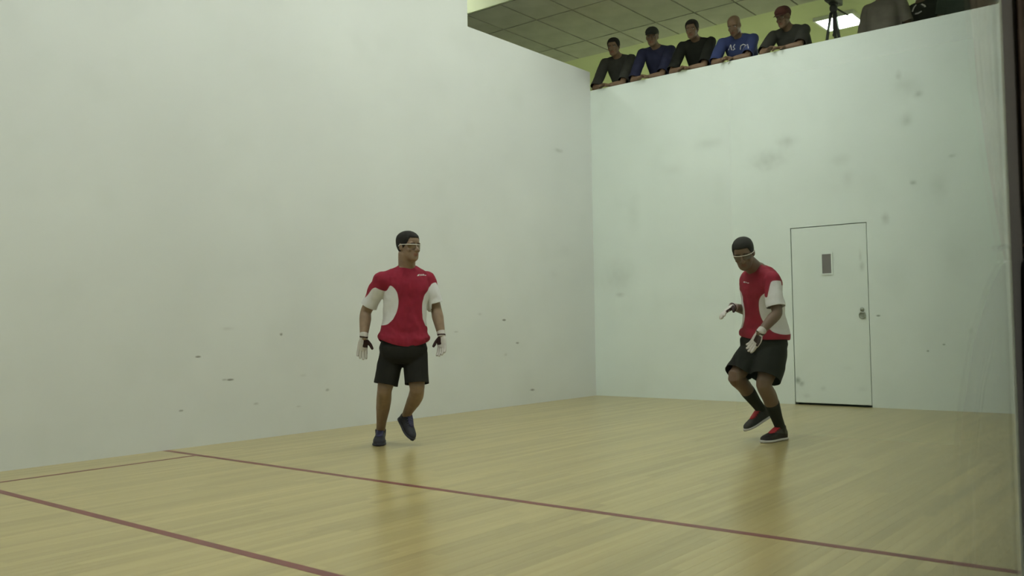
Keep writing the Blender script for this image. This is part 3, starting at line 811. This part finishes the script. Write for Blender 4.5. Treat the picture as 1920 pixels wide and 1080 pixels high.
# ---- materials of the players
M_SH1 = mask_mat('team_shirt_cloth', (0.25, 0.017, 0.038), (0.62, 0.62, 0.62))
M_SHORT = mat('black_shorts_cloth', (0.016, 0.016, 0.014), .85, .15, .08, 12, .15, 140)
M_SKIN1 = skin_mat('tan_skin', (0.235, 0.158, 0.104))
M_SKIN2 = skin_mat('brown_skin', (0.150, 0.096, 0.066))
M_HAIR = mat('black_hair', (0.014, 0.012, 0.010), .7, .25, .2, 90, .6, 220)
M_GFRAME = mat('white_plastic', (.62, .60, .55), .3, .5, .02)
M_LENS = mat('amber_lens', (.14, .085, .035), .12, .6, .05)
M_LENS2 = mat('clear_grey_lens', (.09, .07, .055), .12, .6, .05)
M_GLOVE = mask_mat('glove_leather', (.50, .475, .44), (.028, .012, .012), .6, .1)
mat('lace_light', (.10, .10, .115), .8)
M_BOOT = mat('navy_black_shoe', (.017, .017, .026), .6, .3, .1, 20, .1, 90)
M_BSOLE = mat('dark_sole', (.03, .03, .04), .6, .3, .1, 20)
M_NAVY = mat('navy_mesh', (.035, .033, .085), .6, .3, .1, 60)
M_BLKSH = mat('black_shoe', (.022, .019, .017), .6, .3, .1, 20, .1, 90)
M_WSOLE = mat('white_sole', (.55, .53, .50), .6, .3, .03)
M_RED = mat('red_shoe_mesh', (.42, .022, .035), .6, .3, .08, 60)
M_SOCK = mat('dark_sock', (.020, .019, .014), .9, .1, .1, 60, .2, 200)
M_WHITE = mat('white_print', (.65, .63, .62), .6, .3, .02)

# ================================================================ PLAYER 1 (centre of the photo)
d1 = 7.0
F1 = facing(16)
J = {}
J['P'] = at(757, 641, d1); J['N'] = at(763, 500, d1+.01)
J['bend'] = -F1*.012
J['pf'] = facing(16); J['cf'] = facing(36)
J['H'] = at(765, 462.5, d1-.035)
J['Hf'] = (facing(50) - UP*.03).normalized(); hs_ = J['Hf'].cross(UP).normalized(); J['Hu'] = hs_.cross(J['Hf']).normalized()
J['shR'] = at(716, 523, d1-.08); J['elR'] = at(686, 585, d1+.00); J['wrR'] = at(682, 633, d1-.09)
J['shL'] = at(801, 521, d1+.10); J['elL'] = at(818, 581, d1+.10); J['wrL'] = at(828, 629, d1+.02)
J['hipR'] = at(735, 664, d1); J['hipL'] = at(779, 664, d1+.01)
c1 = on_plane(712.5, 832, 2, 0); fd = facing(4)
J['heelR'] = c1 - fd*.125; J['toeR'] = c1 + fd*.16
J['anR'] = J['heelR'] + fd*.055 + UP*.095
J['knR'] = at(721, 732, d1-.05)
J['knL'] = at(782, 730, d1-.06)
J['anL'] = at(761, 781, d1+.21)
J['heelL'] = at(750.5, 789, d1+.25); J['toeL'] = at(770, 823, d1+.04)
J['kbR'] = -facing(0); J['kbL'] = (-facing(-20)*.6 + RH*.5 - UP*.2).normalized()
J['arm'] = 1.1; J['neck'] = .068
root = thing('person', 'player in red and white shirt and black shorts walking beside the left wall', 'person', (c1.x, c1.y, 0))
bodyO = put('body', body_mesh(J), M_SKIN1, root, True)
sme = shirt_mesh(J, .018, -.07, .80, (.069, .066), 0.012, .008, .011, 1.0)
two_tone(J, sme, .80, .76, .20, .48)
shirtO = cloth('shirt', sme, M_SH1, root); shirtO['label'] = 'red shirt with white side panels and sleeves'
stroke_on(shirtO, sme, 'logo', M_WHITE, [[(782.5, 517.5), (786.5, 514.5)], [(783.5, 514.8), (785.8, 517.4)], [(788, 517.2), (789, 514.4)], [(790.5, 517), (791.5, 514.2)], [(793, 517), (794, 514.2), (795.5, 516.8)], [(796.5, 516.5), (798.5, 516.3)]], .0032)
# collar
def collar(J, root, m, r=.064):
    fr = torso_frames(J); c, s, f, ax = fr(.985); pts = []
    for k in range(25):
        t = 2*math.pi*k/24; pts.append(c + s*(math.cos(t)*(r+.008)) + f*(math.sin(t)*r*1.02 + .004) - ax*(.012 + .02*math.sin(t)) )
    put('collar', MB().tube(pts, [.008]*25, 8, ref=ax).mesh('collar'), m, root, True)
M_REDC = mat('red_collar', (0.22, 0.014, 0.032), .85)
collar(J, shirtO, M_REDC)
cloth('shorts', shorts_mesh(J, .05, (.84, .84), (.098, .098, .096)), M_SHORT, root)
put('hair', hair_mesh(J, .066, .030, -.055, .006), M_HAIR, root, True)
add_eyes(J, root); glasses(J, root, M_GFRAME, M_LENS)
shoe(root, J['heelR'], J['toeR'], UP, M_BOOT, M_BSOLE, M_NAVY, an=J['anR'])
Lf = (J['toeL']-J['heelL']).normalized(); upL = (J['anL']-J['heelL']).normalized()
upL = (upL - Lf*upL.dot(Lf)).normalized()
shoe(root, J['heelL'], J['toeL'], upL, M_BOOT, M_BSOLE, M_NAVY, k=.97, an=J['anL'])
glove(root, J['wrR'], at(676, 678, d1-.10)-J['wrR'], (TH*.75 + RH*.45), RH, .16, M_GLOVE, (J['wrR']-J['elR']).normalized(), thumb=.75)
glove(root, J['wrL'], at(829, 668, d1-.02)-J['wrL'], (TH*.7 - RH*.4), -RH, .22, M_GLOVE, (J['wrL']-J['elL']).normalized(), thumb=.45)

# ================================================================ PLAYER 2 (right of the photo)
d2 = 6.93
J = {}
J['P'] = at(1433, 630, d2+.10); J['N'] = at(1416, 501, d2+.0)
J['pf'] = facing(-48); J['cf'] = facing(-74)
J['bend'] = -facing(-44)*.03 + RH*.012
J['H'] = at(1394.5, 475, d2-.10)
J['Hf'] = (facing(-24) - UP*.42).normalized(); hs_ = J['Hf'].cross(UP).normalized()
J['Hu'] = hs_.cross(J['Hf']).normalized(); J['Hu'] = (J['Hu'] - hs_*-.10).normalized()
J['shL'] = at(1447, 523, d2-.17); J['elL'] = at(1457, 587, d2-.25); J['wrL'] = at(1425, 624, d2-.35)
J['shR'] = at(1402, 526, d2+.19); J['elR'] = at(1408, 584, d2+.27); J['wrR'] = at(1373, 575, d2+.06)
J['hipL'] = at(1451, 655, d2+.02); J['hipR'] = at(1414, 655, d2+.16)
c2 = on_plane(1453, 827, 2, 0); fd = facing(-52)
J['heelL'] = c2 - fd*.13; J['toeL'] = c2 + fd*.155
J['anL'] = J['heelL'] + fd*.055 + UP*.10
J['knL'] = at(1432, 722, d2-.10)
J['knR'] = at(1378, 708, d2+.02)
J['anR'] = at(1428, 769, d2+.24)
J['heelR'] = at(1441, 783, d2+.27); J['toeR'] = at(1396, 810, d2+.12)
J['kbL'] = (RH*.7 - TH*.6).normalized(); J['kbR'] = (RH*.75 - TH*.4 + UP*.4).normalized()
root = thing('person', 'player crouching and leaning in front of the door, red shoes and dark socks', 'person', (c2.x, c2.y, 0))
J['stubble'] = True; J['neck'] = .062
put('body', body_mesh(J), M_SKIN2, root, True)
sme = shirt_mesh(J, .018, -.05, .82, (.068, .067), 0.015, .008, .011, 3.3, .02, .02)
two_tone(J, sme, .82, .74, .06, .58, 1.0, .16, 62)
shirtO = cloth('shirt', sme, M_SH1, root); shirtO['label'] = 'red shirt with white side panels and sleeves'
stroke_on(shirtO, sme, 'logo', M_WHITE, [[(1394.5, 529.5), (1397, 528)], [(1395, 528), (1397, 530)], [(1398, 530), (1399, 528.4)], [(1400, 530.5), (1401, 529)], [(1402, 531), (1404.5, 530.5)]], .0032)
collar(J, shirtO, M_REDC)
cloth('shorts', shorts_mesh(J, .06, (.88, .82), (.104, .108, .104), seed=6, flare=(1.0, 1.12)), M_SHORT, root)
put('hair', hair_mesh(J, .062, .030, -.055, .007), M_HAIR, root, True)
add_eyes(J, root); glasses(J, root, M_GFRAME, M_LENS2)
MATS['lace_light'] = mat('lace_red', (.5, .05, .06), .8)
shoe(root, J['heelL'], J['toeL'], UP, M_BLKSH, M_WSOLE, M_RED, an=J['anL'], collar=.1)
Lf = (J['toeR']-J['heelR']).normalized(); upR = (J['anR']-J['heelR']).normalized(); upR = (upR - Lf*upR.dot(Lf)).normalized()
shoe(root, J['heelR'], J['toeR'], upR, M_BLKSH, M_WSOLE, M_RED, k=.96, an=J['anR'])
for sd in ('R', 'L'):
    kn, an = J['kn'+sd], J['an'+sd]; kb = J['kb'+sd]
    mb = MB().tube([kn.lerp(an, .42) + kb*.012, kn.lerp(an, .5) + kb*.010, kn.lerp(an, .75) + kb*.003, an, an + (an-kn).normalized()*.03], [.0585, .056, .045, .040, .041], 18, dome=.02)
    put('sock', mb.mesh('sock'), M_SOCK, root, True)
glove(root, J['wrL'], at(1404, 661, d2-.27)-J['wrL'], (-RH*.6 + TH*.1 - UP*.2), (TH*.8 - RH*.3), .30, M_GLOVE, (J['wrL']-J['elL']).normalized(), dark_thumb=False)
glove(root, J['wrR'], at(1350, 592, d2-.02)-J['wrR'], (TH*.3 - UP*.8), (UP*.6 + TH*.6), .25, M_GLOVE, (J['wrR']-J['elR']).normalized(), dark_thumb=True)

# ================================================================ SPECTATORS
M_SPSK = skin_mat('spectator_skin', (0.185, 0.115, 0.070))
M_SPSK2 = skin_mat('spectator_skin_dark', (0.15, 0.09, 0.05))
M_JEANS = mat('dark_trousers', (.03, .032, .04), .9, .1, .1, 15)
def spectator(x, ztop, label, shirt_m, head, turn=0.0, lean=0.30, lateral=0.0, nod=.25, skin=None, armspread=.24, upright=False, y0=.62, belly=.02, nod_lat=0.0, hands_in=.07):
    F = Vector((math.sin(math.radians(turn)), -math.cos(math.radians(turn)), 0)); S = F.cross(UP)
    J = {}
    zp = ZG + .91
    J['P'] = Vector((x - lateral, y0, zp)); J['pf'] = F.copy(); J['cf'] = (F - UP*.2).normalized()
    J['Hf'] = (F + S*nod_lat - UP*nod).normalized(); hs = J['Hf'].cross(UP).normalized(); J['Hu'] = hs.cross(J['Hf']).normalized()
    hz = ztop - .128
    J['H'] = Vector((x, y0 - lean - .05, hz)); J['N'] = J['H'] - UP*(.145 if upright else .105) + Vector((0, .055 if upright else .095, 0)) + Vector((-lateral*.2, 0, 0))
    J['bend'] = Vector((0, .05 if not upright else 0.0, 0))
    for sd, sg in (('R', 1), ('L', -1)):
        sh = J['N'] + S*(sg*.185) - UP*.05 + Vector((0, .015, 0))
        J['sh'+sd] = sh
        if upright:
            J['el'+sd] = sh + S*(sg*.07) - UP*.28 + Vector((0, .03, 0)); J['wr'+sd] = J['el'+sd] - UP*.23 + F*.09
            J['hd'+sd] = (-UP*1.0 + F*.2, -S*sg, F, .3)
        else:
            J['el'+sd] = Vector((sh.x + S.x*sg*.035, .115, HB + .047)); 
            J['wr'+sd] = Vector((x + S.x*sg*hands_in, .055, HB + .040 + (.012 if sd == 'R' else 0)))
            J['hd'+sd] = ((J['wr'+sd]-J['el'+sd]).normalized()*1 + Vector((0, -.25, 0)), -UP, F, .35)
        J['hip'+sd] = J['P'] + S*(sg*.095) - UP*.06
        J['kn'+sd] = J['hip'+sd] - UP*.40 + F*.02; J['an'+sd] = J['kn'+sd] - UP*.37 + Vector((0, .03, 0))
        J['kb'+sd] = -F
        J['heel'+sd] = Vector((J['an'+sd].x, J['an'+sd].y, ZG)) - F*.05; J['toe'+sd] = J['heel'+sd] + F*.27
    root = thing('person', label, 'person', (J['P'].x, J['P'].y, ZG), 'spectators behind the back wall')
    put('body', body_mesh(J, hands=True, voxel=.007), skin or M_SPSK, root, True)
    so = cloth('shirt', shirt_mesh(J, .022, -.06, .92, (.073, .070), belly, .010, .006, x*3), shirt_m, root)
    cloth('trousers', shorts_mesh(J, .08, (1.92, 1.92), (.102, .085, .075), voxel=.012, seed=x), M_JEANS, root)
    for sd in ('R', 'L'):
        h, t = J['heel'+sd], J['toe'+sd]; L = (t-h).normalized(); s_ = L.cross(UP)
        put('shoe', MB().loft([(h + L*q + UP*hh/2, s_, UP, a, hh/2, hh/2, 2.8) for q, a, hh in ((-.01, .02, .06), (.02, .036, .09), (.1, .04, .085), (.2, .046, .06), (.26, .034, .04))], 16).mesh('shoe'), M_BLKSH, root, True)
    if head == 'short': put('hair', hair_mesh(J, .062, .028, -.05, .009), M_HAIR, root, True)
    elif head == 'bald': pass
    else: cap_parts(J, root, head, head)
    add_eyes(J, root)
    return root, so, J
def pz(px, py, y=.25):
    p = on_plane(px, py, 1, y); return p.x, p.z
M_CAPD = mat('dark_cap', (.020, .022, .018), .8)
M_CAPR = mat('maroon_cap', (.075, .022, .016), .8)
M_BLK = mat('black_tshirt', (.020, .021, .017), .9, .1, .08, 12, .1, 120)
M_BLUE = mat('blue_tshirt', (.045, .060, .155), .9, .1, .06, 12, .1, 120)
M_CHAR = mat('charcoal_tshirt', (.045, .045, .038), .9, .1, .08, 12, .1, 120)
M_NAVYT = mat('navy_tshirt', (.028, .03, .06), .9, .1, .08, 12, .1, 120)
M_TAUPE = mat('taupe_tshirt', (.15, .135, .11), .9, .1, .06, 12, .1, 120)
M_DGRN = mat('dark_green_tshirt', (.025, .035, .024), .9, .1, .08, 12, .1, 120)
x, z = pz(1149, 70); spectator(x, z, 'short-haired spectator farthest left along the gallery wall', M_CHAR, 'short', 14)
x, z = pz(1221, 51); spectator(x, z, 'spectator in a dark cap and navy shirt at the gallery wall', M_NAVYT, M_CAPD, 20)
x, z = pz(1296, 36); spectator(x, z, 'bareheaded spectator in a black shirt between the dark cap and blue shirt', M_BLK, 'short', 10)
x, z = pz(1377, 29); rt, so, Jb = spectator(x, z, 'bald spectator in a blue shirt with white print, head bowed', M_BLUE, 'bald', 16, .33, .03, .6, belly=.03, nod_lat=.25)
stroke_on(so, so.data, 'print', M_WHITE, [[(1366, 94), (1370, 84)], [(1370, 84), (1372, 94)], [(1374, 94), (1378, 92), (1375, 88), (1378, 83)], [(1388, 93), (1389, 86), (1394, 83), (1398, 85)], [(1393, 94), (1396, 88), (1402, 84), (1403, 91)]], .006)
x, z = pz(1467, 12); spectator(x, z, 'spectator in a maroon cap and charcoal shirt leaning on the gallery wall', M_CHAR, M_CAPR, 4, .30, -.09, .35, nod_lat=.2, hands_in=.10)
x, z = pz(1643, 40); spectator(x, 4.80, 'standing spectator in a taupe shirt right of the tripod', M_TAUPE, 'short', -10, .02, 0, .2, upright=True, y0=.55)
x, z = pz(1722, 25, .9); rt, so, _ = spectator(x, 4.83, 'standing spectator in a black shirt with white print', M_BLK, 'short', -6, .02, 0, .2, upright=True, y0=1.05)
stroke_on(so, so.data, 'print', M_WHITE, [[(1711, 22), (1714, 14), (1718, 9)], [(1716, 26), (1722, 25), (1728, 21)], [(1728, 8), (1733, 10), (1735, 13)]], .010)
x, z = pz(1800, 15); spectator(x, 4.80, 'standing spectator in a dark green shirt at the right end of the gallery', M_DGRN, M_CAPD, -2, .02, 0, .2, upright=True, y0=.52)

# ---- video camera on a tripod in the gallery
p = on_plane(1563, 24, 1, .50)
t = thing('tripod_camera', 'black video camera on a tripod in front of the gallery light', 'video camera', (p.x, p.y, ZG))
M_TRI = mat('black_metal', (.022, .023, .022), .45, .4, .1, 30)
az = p.z
put('tripod_head', MB().ball((p.x, p.y, az+.05), .045, .05, .055).box(p.x-.035, p.x+.035, p.y-.05, p.y+.05, az+.09, az+.11).tube([(p.x, p.y, az-.25), (p.x, p.y, az+.06)], .014).ball((p.x, p.y, az-.26), .022, .022, .022).mesh('tripod_head'), M_TRI, t, True)
for a in (100, 215, 325):
    ca, sa = math.cos(math.radians(a)), math.sin(math.radians(a)); R_ = .40
    top = Vector((p.x+.03*ca, p.y+.03*sa, az)); ft = Vector((p.x+R_*ca*.7, p.y+R_*sa*.7, ZG))
    mb = MB().tube([top, top.lerp(ft, .5)], .017, 10); mb.tube([top.lerp(ft, .42), ft], .011, 10); mb.ball(ft + UP*.012, .018, .018, .014)
    mb.ball(top.lerp(ft, .5), .024, .024, .03)
    put('leg', mb.mesh('leg'), M_TRI, t, True)
put('pan_handle', MB().tube([(p.x, p.y, az+.07), (p.x+.1, p.y+.2, az+.0)], .010, 8).mesh('pan_handle'), M_TRI, t, True)
cb = MB().box(p.x-.06, p.x+.06, p.y-.14, p.y+.16, az+.11, az+.26)
cbo = put('camera_body', cb.mesh('camera_body'), M_TRI, t, bevel=.015)
put('lens', MB().tube([(p.x, p.y-.13, az+.19), (p.x, p.y-.23, az+.19)], [.04, .045], 18, ref=UP, dome=.05).mesh('lens'), M_TRI, cbo, True)
put('viewfinder', MB().box(p.x-.02, p.x+.03, p.y-.05, p.y+.2, az+.26, az+.30).mesh('viewfinder'), M_TRI, cbo, bevel=.006)

# ---- wooden handrail behind the wall
hr = thing('handrail', 'brown wooden rail behind the wall at the right end of the gallery', 'handrail', (4.2, .27, ZG))
put('rail', MB().box(3.92, 4.72, .235, .285, 4.03, 4.095).mesh('rail'), mat('brown_wood', (.13, .07, .045), .6, .3, .1, 6, stretch=(1, 12, 12)), hr, bevel=.006)
for xx in (3.98, 4.60): put('post', MB().box(xx-.02, xx+.02, .24, .28, ZG, 4.03).mesh('post'), MATS['brown_wood'], hr)

# ---- things outside the glass, at the right edge
bag = thing('equipment_bag', 'tall black bag standing at the end of the glass on the right edge', 'bag', (CW+.13, -7.02, 0))
q0 = on_plane(1893, 480, 0, CW+.012)
bs = []
for zz, w1, dp in ((0.0, .20, .15), (.03, .205, .165), (.39, .19, .16), (.68, .155, .145), (.86, .125, .125), (.97, .095, .10), (1.04, .070, .085), (q0.z-.012, .050, .07), (q0.z, .035, .05)):
    bs.append((Vector((CW+.005+w1/2, -6.97, zz)), Vector((1, 0, 0)), Vector((0, 1, 0)), w1/2, dp, dp, 3.0))
put('bag_body', MB().loft(bs, 24, .1).mesh('bag_body'), mat('black_nylon', (.014, .013, .014), .7, .3, .15, 10, .2, 80), bag, True)
put('strap', MB().tube([(CW+.13, -7.13, .15), (CW+.12, -7.13, .5), (CW+.09, -7.11, .75), (CW+.06, -7.085, .90)], [.010]*4, 8, flat=.5).mesh('strap'), mat('grey_webbing', (.03, .03, .03), .8), bag, True)

dr = thing('drape', 'brown gathered drape hanging beyond the glass at the upper right edge', 'curtain', (CW+.12, -6.95, 1.1))
vs = []; fs = []; n_ = 72; rows_ = 26
for i in range(rows_+1):
    zz = 1.10 + (2.96-1.10)*i/rows_; wd = float(np.interp(zz, [1.1, 1.2, 1.4, 1.6, 1.8, 3.0], [.052, .064, .085, .103, .112, .17])); dp = float(np.interp(zz, [1.1, 1.3, 3.0], [.07, .11, .14]))
    for k in range(n_):
        t = 2*math.pi*k/n_; rip = 1 - .13*(.5+.5*math.sin(t*11 + .6*math.sin(zz*3)))
        vs.append((CW+.006+wd/2 + math.cos(t)*wd/2*rip, -6.93 + math.sin(t)*dp*rip, zz))
for i in range(rows_):
    for k in range(n_): fs.append((i*n_+k, i*n_+(k+1) % n_, (i+1)*n_+(k+1) % n_, (i+1)*n_+k))
fs.append(tuple(range(n_-1, -1, -1))); fs.append(tuple(rows_*n_+k for k in range(n_)))
put('cloth', MB().add(vs, fs).mesh('cloth'), mat('brown_drape', (.36, .28, .225), .9, .1, .1, 8, .1, 60), dr, True)
put('tie', MB().tube([(CW+.006+.029+.032*math.cos(math.radians(a)), -6.93+.076*math.sin(math.radians(a)), 1.135) for a in range(0, 361, 20)], [.006]*19, 8).mesh('tie'), MATS['brown_wood'], dr, True)
put('curtain_rod', MB().tube([(CW+.09, -7.12, 2.97), (CW+.09, -6.61, 2.97)], .013, 10).mesh('curtain_rod'), MATS['black_metal'], dr, True)
